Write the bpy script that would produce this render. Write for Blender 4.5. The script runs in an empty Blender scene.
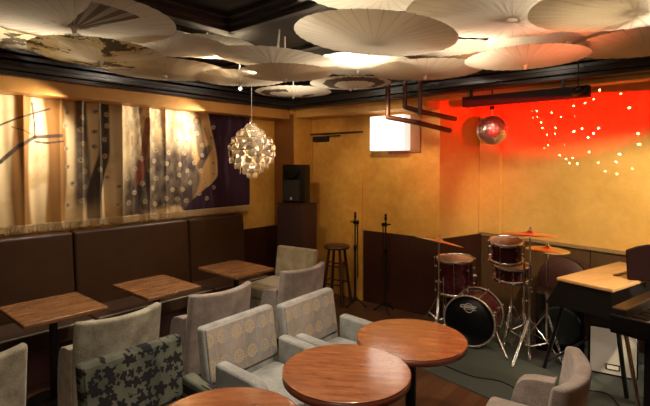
import bpy, bmesh, math, random
from mathutils import Vector, Matrix
random.seed(7)
S = bpy.context.scene
C = S.collection
R = math.radians
PI = math.pi

# ------------------------------------------------------------------ camera
cd = bpy.data.cameras.new('camera'); cam = bpy.data.objects.new('camera', cd); C.objects.link(cam)
cam.location = (0, 0, 1.75)
cam.rotation_euler = (R(90 - 1.5), 0, R(40.8))
cd.sensor_width = 36; cd.lens = 455 / 650 * 36; cd.shift_y = -28.1 / 650
cd.clip_start = .02
S.camera = cam
S.view_settings.view_transform = 'Standard'; S.view_settings.look = 'None'
S.view_settings.gamma = 1; S.view_settings.use_curve_mapping = False
S.view_settings.exposure = 0.0

class N:
    """a little expression layer over shader math nodes"""
    def __init__(s, t, o): s.t = t; s.o = o
    def m(s, op, b=None, c=None):
        n = s.t.nodes.new('ShaderNodeMath'); n.operation = op
        for i, v in enumerate((s, b, c)):
            if v is None: continue
            if isinstance(v, N): s.t.links.new(v.o, n.inputs[i])
            else: n.inputs[i].default_value = v
        return N(s.t, n.outputs[0])
    def __add__(s, b): return s.m('ADD', b)
    def __sub__(s, b): return s.m('SUBTRACT', b)
    def __mul__(s, b): return s.m('MULTIPLY', b)
    def __truediv__(s, b): return s.m('DIVIDE', b)
    def lt(s, b): return s.m('LESS_THAN', b)
    def gt(s, b): return s.m('GREATER_THAN', b)
    def abs(s): return s.m('ABSOLUTE')
    def fr(s): return s.m('FRACT')
    def sin(s): return s.m('SINE')
    def cos(s): return s.m('COSINE')
    def mx(s, b): return s.m('MAXIMUM', b)
    def mn(s, b): return s.m('MINIMUM', b)

# ------------------------------------------------------------------ world and lights
w = bpy.data.worlds.new('world'); S.world = w; w.use_nodes = True
w.node_tree.nodes['Background'].inputs[0].default_value = (.9, .75, .6, 1)
w.node_tree.nodes['Background'].inputs[1].default_value = .01

def light(kind, name, loc, tgt, power, col, size=.1, angle=60, blend=.4, sy=None):
    l = bpy.data.lights.new(name, kind); o = bpy.data.objects.new(name, l); C.objects.link(o)
    o.location = loc; l.energy = power; l.color = col
    if kind == 'SPOT': l.spot_size = R(angle); l.spot_blend = blend; l.shadow_soft_size = size
    elif kind == 'AREA':
        l.size = size
        if sy: l.shape = 'RECTANGLE'; l.size_y = sy
    else: l.shadow_soft_size = size
    if tgt is not None:
        d = Vector(tgt) - Vector(loc); o.rotation_euler = d.to_track_quat('-Z', 'Y').to_euler()
    return o
WARM = (1, .72, .42); WHITE = (1, .86, .68); RED = (1, .003, .002)
# lamps over the curtain
light('SPOT', 'curtain_lamp', (-4.18, 1.62, 2.26), (-4.58, .95, 1.75), 54, WHITE, .02, 135, .8)
light('SPOT', 'curtain_lamp', (-4.18, 3.05, 2.26), (-4.58, 2.3, 1.75), 62, WHITE, .02, 135, .8)
# lamp between pier, chandelier and door
light('SPOT', 'corner_lamp', (-3.4, 3.2, 2.36), (-4.3, 4.3, 1.5), 26, WARM, .05, 90, .7)
light('SPOT', 'door_lamp', (-2.6, 3.6, 2.34), (-2.75, 4.68, 1.5), 44, WARM, .05, 92, .8)
# stage back wall, right
st_ = light('SPOT', 'stage_lamp', (.1, 3.4, 2.35), (-.45, 5.0, 1.3), 230, (1, .80, .50), .05, 110, .6)
def beam_mask(o, expr):  # mask added to shape the beam, no plate is modelled
    """profile lamp: a plate in front of the lens passes only part of the beam"""
    l = o.data; l.use_nodes = True; nt = l.node_tree; em = [n for n in nt.nodes if n.type == 'EMISSION'][0]
    tc = nt.nodes.new('ShaderNodeTexCoord'); sp = nt.nodes.new('ShaderNodeSeparateXYZ'); nt.links.new(tc.outputs['Normal'], sp.inputs[0])
    x, y, z = [N(nt, q) for q in sp.outputs]; nt.links.new(expr(x / z.abs(), y / z.abs()).o, em.inputs['Strength'])
beam_mask(st_, lambda x, y: ((y * -7 + 2.9).m('MINIMUM', 1.0)).mx(0.0) * ((x * 4 + 3.2).m('MINIMUM', 1.0)).mx(0.18))
red = light('SPOT', 'stage_red_lamp', (.15, 1.34, 1.85), (-1.25, 5.25, 2.2), 1900, RED, .012, 60, .1)
light('SPOT', 'stage_red_spill', (.15, 1.34, 1.85), (-2.15, 5.0, 1.9), 300, RED, .02, 26, 1)  # extra wide, weak red light added for the side wall
light('SPOT', 'amplifier_fill', (1.3, 4.0, .6), (-.64, 4.35, .22), 70, WHITE, .03, 26, .5)  # fill added to whiten the amplifier grille
light('SPOT', 'stage_red_glow', (-.5, 3.0, 2.0), (-1.0, 3.1, 2.6), 28, (1, .22, .1), .1, 120, .9)  # separate light added to tint the right parasols pink
beam_mask(red, lambda x, y: (((x + .03) * (x + .03) * .7 + (y - .19) * (y - .19)).m('SQRT') * -14 + 4.2).m('MINIMUM', 1.0).mx(0.0) * y.lt(.064))
# drums and the amplifiers
light('SPOT', 'drum_lamp', (-.9, 3.0, 2.3), (-1.5, 4.3, .4), 34, (1, .72, .5), .04, 75, .8)
light('SPOT', 'side_fill', (1.3, 4.5, 1.2), (-.65, 4.15, .0), 150, WHITE, .05, 56, .6)  # unseen fill added for the stage floor and amplifier
light('SPOT', 'keyboard_fill', (.35, 3.1, 2.3), (-.2, 3.75, .75), 22, WHITE, .04, 40, .6)  # extra light put in to brighten the keys
# added fill spots over the tables, without fixtures
light('SPOT', 'table_fill', (-1.4, 2.0, 2.35), (-1.4, 2.1, 0), 105, WHITE, .05, 112, .8)
light('SPOT', 'table_fill', (-3.2, 1.8, 2.35), (-3.2, 1.9, 0), 95, WHITE, .05, 112, .8)
light('SPOT', 'table_fill', (-1.0, .7, 2.35), (-1.7, 1.1, 0), 55, WHITE, .05, 112, .8)
# added spots without fixtures, brightening undersides between the two layers of parasols
light('SPOT', 'parasol_fill', (-2.75, 2.35, 2.44), (-3.3, 2.15, 2.60), 3.2, WHITE, .03, 130, .9)
light('SPOT', 'parasol_fill', (-1.95, 2.62, 2.44), (-2.25, 3.0, 2.58), 3.2, WHITE, .03, 130, .9)
light('SPOT', 'parasol_fill', (-1.20, 2.75, 2.46), (-1.5, 3.0, 2.58), 1.6, WHITE, .03, 130, .9)
# ceiling lamps above the parasols: their light comes down through the oiled paper
for x, y, p, sz in ((-3.2, 1.1, 13, .7), (-3.12, 2.3, 20, .25), (-2.15, 2.88, 20, .22), (-1.28, 2.9, 8, .45), (-1.5, 1.8, 12, .9), (-1.4, 3.4, 6, .6), (-.38, 2.55, 14, .4), (-.9, 1.6, 9, .8), (-3.2, 3.3, 7, .5)):
    light('AREA', 'ceiling_lamp', (x, y, 2.74), (x, y, 0), p, WHITE, sz)
# added soft fill, standing for the room's lamps behind the camera
light('AREA', 'room_fill', (.7, -.8, 2.3), (-2.2, 2.6, .9), 5, (1, .82, .62), 1.0)

# ------------------------------------------------------------------ node helper
class Mat:
    def __init__(s, name, rough=.6, metal=0, spec=.5):
        s.m = bpy.data.materials.new(name); s.m.use_nodes = True; s.t = s.m.node_tree
        s.b = s.t.nodes['Principled BSDF']
        s.b.inputs['Roughness'].default_value = rough; s.b.inputs['Metallic'].default_value = metal
        s.b.inputs['Specular IOR Level'].default_value = spec
    def n(s, k): return s.t.nodes.new('ShaderNode' + k)
    def coord(s, which='Object', scale=(1, 1, 1), rot=(0, 0, 0)):
        c = s.n('TexCoord'); mp = s.n('Mapping'); mp.inputs['Scale'].default_value = scale; mp.inputs['Rotation'].default_value = rot
        s.t.links.new(c.outputs[which], mp.inputs[0]); return mp.outputs[0]
    def xyz(s, vec):
        n = s.n('SeparateXYZ'); s.t.links.new(vec, n.inputs[0]); return [N(s.t, o) for o in n.outputs]
    def noise(s, vec, scale, detail=4, rough=.6):
        n = s.n('TexNoise'); n.inputs['Scale'].default_value = scale; n.inputs['Detail'].default_value = detail
        n.inputs['Roughness'].default_value = rough; s.t.links.new(vec, n.inputs['Vector']); return N(s.t, n.outputs['Fac'])
    def ramp(s, fac, stops):
        n = s.n('ValToRGB'); el = n.color_ramp.elements
        while len(el) < len(stops): el.new(.5)
        for e, (p, c) in zip(el, stops): e.position = p; e.color = (*c, 1)
        s.t.links.new(fac.o, n.inputs[0]); return n.outputs[0]
    def mix(s, fac, a, b):
        n = s.n('Mix'); n.data_type = 'RGBA'
        if isinstance(fac, N): s.t.links.new(fac.o, n.inputs[0])
        else: n.inputs[0].default_value = fac
        for i, v in ((6, a), (7, b)):
            if isinstance(v, tuple): n.inputs[i].default_value = (*v, 1)
            else: s.t.links.new(v, n.inputs[i])
        return n.outputs[2]
    def col(s, v):
        if isinstance(v, tuple): s.b.inputs['Base Color'].default_value = (*v, 1)
        else: s.t.links.new(v, s.b.inputs['Base Color'])
        return s
    def bump(s, h, strength=.3, dist=.01):
        n = s.n('Bump'); n.inputs['Strength'].default_value = strength; n.inputs['Distance'].default_value = dist
        s.t.links.new(h.o, n.inputs['Height']); s.t.links.new(n.outputs[0], s.b.inputs['Normal']); return s

def plain(name, c, rough=.5, metal=0, var=.15, scale=30, spec=.5, bump=0):
    m = Mat(name, rough, metal, spec); v = m.noise(m.coord(), scale)
    m.col(m.mix(v, tuple(x * (1 - var) for x in c), tuple(min(1, x * (1 + var)) for x in c)))
    if bump: m.bump(v, bump, .004)
    return m.m
def paint(name, a, b, rough=.45):
    m = Mat(name, rough, 0, .35); co = m.coord()
    v = m.noise(co, 2.2, 6, .62); v2 = m.noise(co, 14, 5, .65)
    m.col(m.ramp(v * .65 + v2 * .35, [(.33, a), (.66, b)])); m.bump(v2, .12, .004); return m.m
def wood(name, a, b, rough=.3, scale=(3, 26, 26), spec=.5, plank=None):
    m = Mat(name, rough, 0, spec); co = m.coord('Object', scale)
    v = m.noise(co, 1.4, 6, .6); g = m.noise(m.coord('Object', tuple(q * 4 for q in scale)), 1.5, 3)
    c = m.ramp(v * .7 + g * .3, [(.32, a), (.68, b)])
    m.col(c); m.bump(g, .06, .002); return m.m
def fabric(name, a, b, rough=.95):
    m = Mat(name, rough, 0, .15); co = m.coord()
    v = m.noise(co, 9, 5, .6); f = m.noise(co, 160, 2)
    m.col(m.ramp(v * .6 + f * .4, [(.38, tuple(q * .82 for q in a)), (.62, b)])); m.bump(f, .5, .004)
    m.b.inputs['Sheen Weight'].default_value = .25
    return m.m

M = {}
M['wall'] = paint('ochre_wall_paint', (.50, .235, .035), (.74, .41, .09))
M['stagewall'] = paint('golden_wall_paint', (.64, .37, .09), (.80, .50, .15))
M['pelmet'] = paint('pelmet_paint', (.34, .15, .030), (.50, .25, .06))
M['soffit'] = paint('soffit_paint', (.50, .26, .06), (.72, .43, .13))
M['wains'] = wood('dark_wainscot', (.028, .008, .005), (.05, .016, .010), .42, (20, 20, 2))
M['stagewains'] = wood('stage_wainscot', (.075, .040, .018), (.12, .068, .032), .4, (20, 20, 2))
M['cap'] = wood('wainscot_cap', (.24, .15, .07), (.34, .22, .11), .35, (3, 20, 20))
M['ceil'] = plain('black_ceiling', (.012, .010, .009), .55, 0, .3, 6)
M['cornice'] = plain('black_lacquer_moulding', (.018, .013, .011), .28, 0, .3, 10)
M['leather'] = plain('dark_brown_leather', (.034, .014, .005), .42, 0, .45, 7, .3, .2)
M['seatleather'] = plain('seat_leather', (.045, .024, .014), .33, 0, .35, 12, .5, .15)
M['piping'] = plain('lit_piping', (.26, .22, .17), .45, 0, .25, 20)  # pale tone paints the light caught along the seat edge
M['tabletop'] = wood('square_table_wood', (.085, .032, .011), (.27, .125, .048), .26, (26, 3, 26))
M['round'] = wood('round_table_wood', (.13, .040, .016), (.31, .115, .045), .16, (3.5, 22, 26), .7)
_b = M['round'].node_tree.nodes['Principled BSDF']; _b.inputs['Coat Weight'].default_value = .6; _b.inputs['Coat Roughness'].default_value = .12
M['roundedge'] = wood('round_table_edge', (.10, .022, .012), (.16, .04, .02), .3, (3, 3, 30))
M['blackmetal'] = plain('black_metal', (.012, .011, .011), .38, .4, .2)
M['black'] = plain('black_plastic', (.006, .005, .005), .4, 0, .2, 30, .2)
M['blackglow'] = plain('black_drum_skin', (.004, .004, .005), .35, 0, .2, 30, .15)
M['steel'] = plain('chrome', (.75, .72, .68), .16, 1, .05)
M['brass'] = plain('cymbal_brass', (.85, .66, .38), .30, 1, .12, 60)
M['white'] = plain('white_cap', (.8, .77, .7), .5, 0, .05)
M['cab'] = plain('brown_cabinet', (.055, .020, .016), .5, 0, .2, 8)
M['stoolwood'] = wood('dark_stool_wood', (.035, .010, .005), (.06, .020, .010), .35, (10, 10, 3))
M['legwood'] = wood('dark_chair_leg', (.02, .008, .005), (.04, .016, .010), .4, (10, 10, 3))
M['fabbeige'] = fabric('beige_grey_weave', (.22, .20, .14), (.40, .37, .28))
M['fabmauve'] = fabric('mauve_grey_weave', (.235, .185, .155), (.35, .29, .25))
M['fabblue'] = fabric('blue_grey_weave', (.20, .20, .185), (.31, .305, .28))
M['fabbutton'] = fabric('oatmeal_weave', (.36, .31, .20), (.50, .44, .31))
M['fabgreen'] = fabric('dark_green_grey_weave', (.045, .048, .038), (.085, .088, .068))
M['pipe'] = plain('copper_pipe', (.085, .032, .014), .4, .3, .2)
M['sign_shadow'] = plain('sign_shadow_brown', (.27, .12, .035), .45, 0, .2, 8)
M['grille'] = None

def floor_mat():
    m = Mat('dark_plank_floor', .3, 0, .45); co = m.coord('Object', (1, 1, 1), (0, 0, R(90)))
    br = m.n('TexBrick'); br.inputs['Scale'].default_value = 1
    for k, v in (('Brick Width', .9), ('Row Height', .10), ('Mortar Size', .003), ('Bias', 0)): br.inputs[k].default_value = v
    br.inputs['Color1'].default_value = (.13, .055, .024, 1); br.inputs['Color2'].default_value = (.06, .025, .012, 1)
    br.inputs['Mortar'].default_value = (.012, .006, .004, 1)
    m.t.links.new(co, br.inputs['Vector'])
    g = m.noise(m.coord('Object', (30, 3, 1)), 2, 5)
    m.col(m.mix(g * .6, br.outputs['Color'], (.04, .018, .01))); return m.m
M['floor'] = floor_mat()
M['rug'] = plain('dark_grey_green_carpet', (.044, .049, .040), .75, 0, .35, 90, .3, .5)

def lotus_mat():
    m = Mat('lotus_weave', .95, 0, .15); co = m.coord()
    x, y, z = m.xyz(co)
    f = m.noise(co, 170, 2); v = m.noise(co, 5, 3)
    base = m.ramp(v, [(.35, (.20, .185, .165)), (.65, (.31, .26, .225))])
    # upright pale bars between rows of fan-shaped blossoms
    gx = ((y * 9 + .5).fr() - .5).abs().lt(.07) * ((z * 60).fr().lt(.6)); gz = ((z * 6.5 + .17).fr() - .5).abs().lt(.035)
    c = m.mix(gx.mx(gz) * .45, base, (.36, .31, .25))
    px = ((y * 9).fr() - .5); pz = ((z * 6.5 + .1).fr() - .55) * 1.39
    r = (px * px + pz * pz).m('SQRT'); th = pz.m('ARCTAN2', px); pet = (th * 7).cos().abs() * .13
    fl = r.lt(pet + .27) * r.gt(pet * .8 + .19); sp = r.lt(.20) * (th * 3.5).cos().abs().gt(.75)
    c = m.mix((fl.mx(sp)).mx(r.lt(.05)) * .8, c, (.46, .35, .20))
    bl = ((y * 3.75).fr() - .5).abs().lt(.12) * ((z * 6.5 + .1).fr() - .5).abs().lt(.3)
    c = m.mix(bl * .35, c, (.20, .23, .27))
    m.col(c); m.bump(f, .5, .004); return m.m
M['lotus'] = lotus_mat()

def floral_mat():
    m = Mat('black_blossom_weave', .95, 0, .15); co = m.coord('Object', (0, 1, 1))
    base = m.ramp(m.noise(m.coord(), 7, 5), [(.35, (.055, .062, .045)), (.65, (.115, .115, .085))])
    tot = None
    for sc, off, n in ((12, 0, 5), (19, 3.3, 4)):
        vo = m.n('TexVoronoi'); vo.inputs['Scale'].default_value = sc; vo.inputs['Randomness'].default_value = .9
        mp = m.n('Mapping'); mp.inputs['Location'].default_value = (0, off, off * .7); m.t.links.new(co, mp.inputs[0])
        m.t.links.new(mp.outputs[0], vo.inputs['Vector'])
        sub = m.n('VectorMath'); sub.operation = 'SUBTRACT'; m.t.links.new(mp.outputs[0], sub.inputs[0]); m.t.links.new(vo.outputs['Position'], sub.inputs[1])
        x, y, z = m.xyz(sub.outputs[0])
        cr, cg, cb = [N(m.t, o) for o in (lambda q: (m.t.links.new(vo.outputs['Color'], q.inputs[0]), q.outputs)[1])(m.n('SeparateColor'))]
        r = (y * y + z * z).m('SQRT') * sc; th = z.m('ARCTAN2', y) + cg * 6
        k = r.lt(((th * n).cos() * .10 + .34) * (cr * .7 + .5)) * cb.gt(.25)
        tot = k if tot is None else tot.mx(k)
    m.col(m.mix(tot * .93, base, (.010, .009, .012))); m.bump(m.noise(m.coord(), 160, 2), .4, .004); return m.m
M['floral'] = floral_mat()

def paper_mat(name, kind=0, tint=(.74, .66, .52)):
    m = Mat(name, .8, 0, .2); co = m.coord(); x, y, z = m.xyz(co)
    th = y.m('ARCTAN2', x); r = (x * x + y * y).m('SQRT')
    v = m.noise(co, 5, 4); c = m.mix(v, tuple(q * .86 for q in tint), tint)
    c = m.mix(((th * (36 / (2 * PI))).fr() - .5).abs().gt(.46) * .65, c, tuple(q * .62 for q in tint))
    nz = m.noise(co, 7, 5, .7) - .5
    if kind == 1:      # peacock plumage: dark blotches and a yellow wash
        a = (m.noise(co, 3.1, 5, .72) + nz * .2).gt(.56)
        c = m.mix(m.noise(co, 2, 2).gt(.48) * .55, c, (.55, .42, .16)); c = m.mix(a * .88, c, (.055, .045, .030))
    if kind == 2:      # black brush swirl
        q = ((r - .24 + nz * .16 - (th * 1.0).sin() * .07).abs()).lt(.055) * (th + nz * 2).gt(-1.4)
        c = m.mix(q * .9, c, (.06, .032, .022))
    if kind == 3:      # brown and red band
        q = ((y + nz * .2 - .05).abs()).lt(.11); c = m.mix(q * .85, c, (.30, .12, .035))
    if kind == 4:      # long tail plume
        q = ((y + nz * .05).abs()).lt((x * .26 + .035)) * x.gt(-.02) * r.lt(.40); st = ((th * 26).sin()).gt(-.1)
        c = m.mix(q * (st * .35 + .55), c, (.11, .07, .045)); a = (m.noise(co, 4, 5, .7)).gt(.585) * x.lt(.0)
        c = m.mix(a * .88, c, (.05, .042, .03))
    m.col(c)
    tr = m.n('BsdfTranslucent'); m.t.links.new(c, tr.inputs[0]) if not isinstance(c, tuple) else None
    mx = m.n('MixShader'); mx.inputs[0].default_value = .4
    m.t.links.new(m.b.outputs[0], mx.inputs[1]); m.t.links.new(tr.outputs[0], mx.inputs[2])
    m.t.links.new(mx.outputs[0], m.t.nodes['Material Output'].inputs[0]); return m.m
PAPER = [paper_mat('cream_oiled_paper', 0), paper_mat('peacock_painted_paper', 1), paper_mat('swirl_painted_paper', 2),
         paper_mat('band_painted_paper', 3), paper_mat('plume_painted_paper', 4)]

def emis(name, c, s):
    m = Mat(name); m.col(c); m.b.inputs['Emission Color'].default_value = (*c, 1); m.b.inputs['Emission Strength'].default_value = s; return m.m
M['lightbox'] = emis('lit_sign_panel', (1, .93, .86), 1.6)
M['bulb'] = emis('lamp_glass', (1, .9, .75), 6)

# ------------------------------------------------------------------ mesh helper
class MB:
    def __init__(s): s.v = []; s.f = []; s.sm = []
    def add(s, vs, fs, smooth=False):
        b = len(s.v); s.v += [tuple(v) for v in vs]; s.f += [[b + i for i in f] for f in fs]; s.sm += [smooth] * len(fs); return s
    def box(s, x0, x1, y0, y1, z0, z1, M_=None):
        vs = [Vector((x, y, z)) for x in (x0, x1) for y in (y0, y1) for z in (z0, z1)]
        if M_ is not None: vs = [M_ @ v for v in vs]
        return s.add(vs, [(0, 1, 3, 2), (4, 6, 7, 5), (0, 4, 5, 1), (2, 3, 7, 6), (0, 2, 6, 4), (1, 5, 7, 3)])
    def tube(s, p, q, r0, r1=None, n=12, caps=True, smooth=True):
        r1 = r0 if r1 is None else r1; p = Vector(p); q = Vector(q); d = (q - p).normalized()
        a = d.orthogonal().normalized(); b = d.cross(a); vs = []
        for c, r in ((p, r0), (q, r1)):
            for i in range(n):
                t = 2 * PI * i / n; vs.append(c + (a * math.cos(t) + b * math.sin(t)) * r)
        s.add(vs, [(i, (i + 1) % n, n + (i + 1) % n, n + i) for i in range(n)], smooth)
        if caps: s.add(vs, [list(range(n))[::-1], list(range(n, 2 * n))])
        return s
    def path(s, pts, r, n=8):
        pts = [Vector(p) for p in pts]
        for i in range(len(pts) - 1): s.tube(pts[i], pts[i + 1], r, r, n)
        for p in pts[1:-1]: s.ball(p, r * 1.02, n, max(4, n // 2))
        return s
    def lathe(s, prof, M_=None, n=32, smooth=True, close=False):
        vs = []
        for r, z in prof:
            for i in range(n):
                t = 2 * PI * i / n; vs.append(Vector((r * math.cos(t), r * math.sin(t), z)))
        if M_ is not None: vs = [M_ @ v for v in vs]
        fs = []; K = len(prof)
        for k in range(K if close else K - 1):
            a = k * n; b = ((k + 1) % K) * n
            for i in range(n): fs.append((a + i, a + (i + 1) % n, b + (i + 1) % n, b + i))
        s.add(vs, fs, smooth)
        if not close:
            if prof[0][0] > 1e-5: s.add(vs[:n], [list(range(n))[::-1]])
            if prof[-1][0] > 1e-5: s.add(vs[-n:], [list(range(n))])
        return s
    def ball(s, c, r, n=16, k=10, M_=None):
        prof = [(max(1e-6, r * math.sin(PI * i / k)), -r * math.cos(PI * i / k)) for i in range(k + 1)]
        return s.lathe(prof, Matrix.Translation(c) if M_ is None else M_, n)
    def prism(s, poly, z0, z1, M_=None):
        n = len(poly); vs = [Vector((x, y, z)) for z in (z0, z1) for x, y in poly]
        if M_ is not None: vs = [M_ @ v for v in vs]
        return s.add(vs, [list(range(n))[::-1], list(range(n, 2 * n))] + [(i, (i + 1) % n, n + (i + 1) % n, n + i) for i in range(n)])
    def build(s, name, mat, parent=None, bevel=0, seg=2, sub=0, smooth=None):
        me = bpy.data.meshes.new(name); me.from_pydata(s.v, [], s.f)
        bm = bmesh.new(); bm.from_mesh(me); bmesh.ops.remove_doubles(bm, verts=bm.verts, dist=1e-6) if bevel or sub else None
        bmesh.ops.recalc_face_normals(bm, faces=bm.faces); bm.to_mesh(me); bm.free()
        if len(me.polygons) == len(s.sm):
            for p, q in zip(me.polygons, s.sm): p.use_smooth = q if smooth is None else smooth
        elif smooth or bevel:
            for p in me.polygons: p.use_smooth = bool(smooth)
        o = bpy.data.objects.new(name, me); C.objects.link(o)
        me.materials.append(mat)
        if parent: o.parent = parent
        if bevel:
            b = o.modifiers.new('bevel', 'BEVEL'); b.width = bevel; b.segments = seg; b.limit_method = 'ANGLE'; b.angle_limit = R(40)
            if seg > 1:
                for p in me.polygons: p.use_smooth = True
                wn = o.modifiers.new('wn', 'WEIGHTED_NORMAL'); wn.keep_sharp = True
        if sub: u = o.modifiers.new('sub', 'SUBSURF'); u.levels = sub; u.render_levels = sub
        return o
def T(x, y, z): return Matrix.Translation((x, y, z))
def RZ(a): return Matrix.Rotation(R(a), 4, 'Z')
def RX(a): return Matrix.Rotation(R(a), 4, 'X')
def RY(a): return Matrix.Rotation(R(a), 4, 'Y')
def tag(o, label, cat, group=None):
    o['label'] = label; o['category'] = cat
    if group: o['group'] = group
    return o
def thing(name, label, cat, loc=(0, 0, 0), rz=0, group=None):
    o = bpy.data.objects.new(name, None); C.objects.link(o); o.location = loc; o.rotation_euler = (0, 0, R(rz)); o.empty_display_size = .1
    return tag(o, label, cat, group)
def struct(name, mb, mat, **k):
    o = mb.build(name, mat, **k); o['kind'] = 'structure'; return o
def dup(root, loc, rz=None, label=None, rot=None):
    r = root.copy(); C.objects.link(r); r.location = loc
    if rz is not None: r.rotation_euler = (0, 0, R(rz))
    if rot is not None: r.rotation_euler = rot
    if label: r['label'] = label
    for ch in root.children:
        c = ch.copy(); C.objects.link(c); c.parent = r
        for g in ch.children:
            d = g.copy(); C.objects.link(d); d.parent = c
    return r

# ------------------------------------------------------------------ room shell
XW, YB, XR, YF = -4.65, 4.68, 1.9, -2.2
CZ = 2.78
struct('floor', MB().box(XW - .1, XR + .1, YF - .1, 5.8, -.1, 0), M['floor'])
struct('ceiling', MB().box(XW - .1, XR + .1, YF - .1, 5.8, CZ, CZ + .1), M['ceil'])
struct('wall_left', MB().box(XW - .1, XW, YF - .1, YB + .1, 0, CZ), M['wall'])
struct('wall_back', MB().box(XW, -2.36, YB, YB + .12, 0, CZ), M['wall'])
struct('wall_pier', MB().box(XW, -4.28, 4.32, YB, 0, CZ), M['wall'])
# the stage alcove is turned a little against the room
A0, A1 = Vector((-2.35, 4.68)), Vector((-2.16, 5.41))
def quadwall(p, q, th, z0, z1, left=True):
    d = (q - p).normalized(); n = Vector((-d.y, d.x)) * (th if left else -th)
    return MB().prism([p, q, q + n, p + n], z0, z1)
B1 = Vector((1.95, 5.41 - (1.95 + 2.16) * .195))
struct('wall_stage_side', quadwall(A0, A1, .12, 0, CZ), M['stagewall'])
struct('wall_stage_back', quadwall(A1 + Vector((-.1, .02)), B1, .12, 0, CZ), M['stagewall'])
struct('wall_right', MB().box(XR, XR + .1, YF, 5.0, 0, CZ), M['wall'])
struct('wall_front', MB().box(XW, XR, YF - .1, YF, 0, CZ), M['wall'])
# corner pillar of the alcove
d = (B1 - A1).normalized(); n_ = Vector((d.y, -d.x))
struct('trim_pillar', MB().prism([A1 + d * .004, A1 + d * .27, A1 + d * .27 + n_ * .06, A1 + d * .004 + n_ * .06], .92, CZ), M['stagewall'])
# wainscots and caps
struct('trim_wainscot_back', MB().box(-3.385, -2.352, YB - .02, YB, 0, .90), M['wains'], bevel=.004)
struct('trim_wainscot_left', MB().box(XW, XW + .02, 3.62, 4.32, 0, .89), M['wains'], bevel=.004)
struct('trim_wainscot_pier', MB().box(XW + .02, -4.27, 4.30, 4.32, 0, .89), M['wains'], bevel=.004)
struct('trim_wainscot_stage_side', MB().prism([A0 + Vector((.0, -.02)), A1 + Vector((.0, -.01)), A1 + Vector((.022, -.01)), A0 + Vector((.022, -.02))], 0, .90), M['wains'])
wb = MB()
L_ = (B1 - A1).length; x = 0
while x < L_ - .05:
    e = min(L_, x + .62); p, q = A1 + d * (x + .004), A1 + d * (e - .004)
    wb.prism([p, q, q + n_ * .03, p + n_ * .03], 0, .88); x = e
struct('trim_wainscot_stage', wb, M['stagewains'], bevel=.004)
struct('trim_cap_stage', MB().prism([A1 + d * .02, B1, B1 + n_ * .05, A1 + d * .02 + n_ * .05], .88, .915), M['cap'], bevel=.006)
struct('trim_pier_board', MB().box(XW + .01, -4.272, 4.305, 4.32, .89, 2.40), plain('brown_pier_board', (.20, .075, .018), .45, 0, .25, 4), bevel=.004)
# soffits, pelmet and stepped black cornice
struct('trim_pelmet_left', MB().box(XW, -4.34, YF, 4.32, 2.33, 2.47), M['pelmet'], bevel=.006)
struct('trim_soffit_back', MB().box(-4.28, -2.36, 4.36, YB, 2.35, 2.47), M['soffit'], bevel=.006)
struct('trim_beam_stage', MB().box(-2.36, XR, 4.36, 4.50, 2.41, 2.47), M['soffit'], bevel=.004)
struct('trim_beam_stage_upper', MB().box(-2.36, XR, 4.36, 4.50, 2.47, CZ), M['soffit'])
cl = MB(); cb = MB()
for i, (a, z0, z1) in enumerate(((0, 2.45, 2.49), (.035, 2.49, 2.53), (.02, 2.53, 2.57), (.08, 2.57, 2.61), (.14, 2.61, 2.68), (.19, 2.68, CZ))):
    cl.box(XW, -4.29 + a, YF, 4.32, z0 + (.02 if i == 0 else 0), z1); cb.box(-4.28 if i else -4.28, XR, 4.22 - a, 4.36, z0, z1)
    cl.box(-4.34, -4.29 + a, YF, 4.3, z0, z1)
struct('trim_cornice_left', cl, M['cornice'], bevel=.004, seg=1)
struct('trim_cornice_back', cb, M['cornice'], bevel=.004, seg=1)
# ceiling frame
fr = MB()
for k, (a, b) in enumerate(((0, .05), (.05, .03), (.10, .015))):
    z0 = CZ - .09 + k * .03
    fr.box(-2.72 + a, -2.67 + a, YF, 2.10 - a, z0, CZ); fr.box(-2.72 + a, XR, 2.05 - a, 2.10 - a, z0, CZ)
for xx in (-3.9, -3.1): fr.box(xx - .03, xx + .03, YF, 4.1, CZ - .04, CZ)
for yy in (2.95, 3.6): fr.box(-4.1, XR, yy - .03, yy + .03, CZ - .035, CZ)
struct('trim_ceiling_frame', fr, M['cornice'])

# door
dr = struct('door_1', MB().box(-4.25, -3.42, YB - .012, YB, 0, 2.13), M['wall'], bevel=.003)
df = MB(); df.box(-4.28, -4.262, YB - .03, YB, 0, 2.13); df.box(-3.42, -3.40, YB - .03, YB, 0, 2.13)
df.build('door_jamb', M['wall'], dr, bevel=.003)
MB().box(-4.28, -3.40, YB - .035, YB, 2.13, 2.155).build('door_head', M['stoolwood'], dr, bevel=.003)
dc = MB(); dc.box(-4.2, -3.95, YB - .075, YB - .013, 2.04, 2.11); dc.box(-3.98, -3.72, YB - .06, YB - .05, 2.10, 2.115)
dc.build('door_closer', M['blackmetal'], dr, bevel=.006)
MB().tube((-3.48, YB - .012, 1.02), (-3.48, YB - .05, 1.02), .022, n=16).ball((-3.48, YB - .06, 1.02), .028).build('door_knob', M['steel'], dr)

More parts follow.
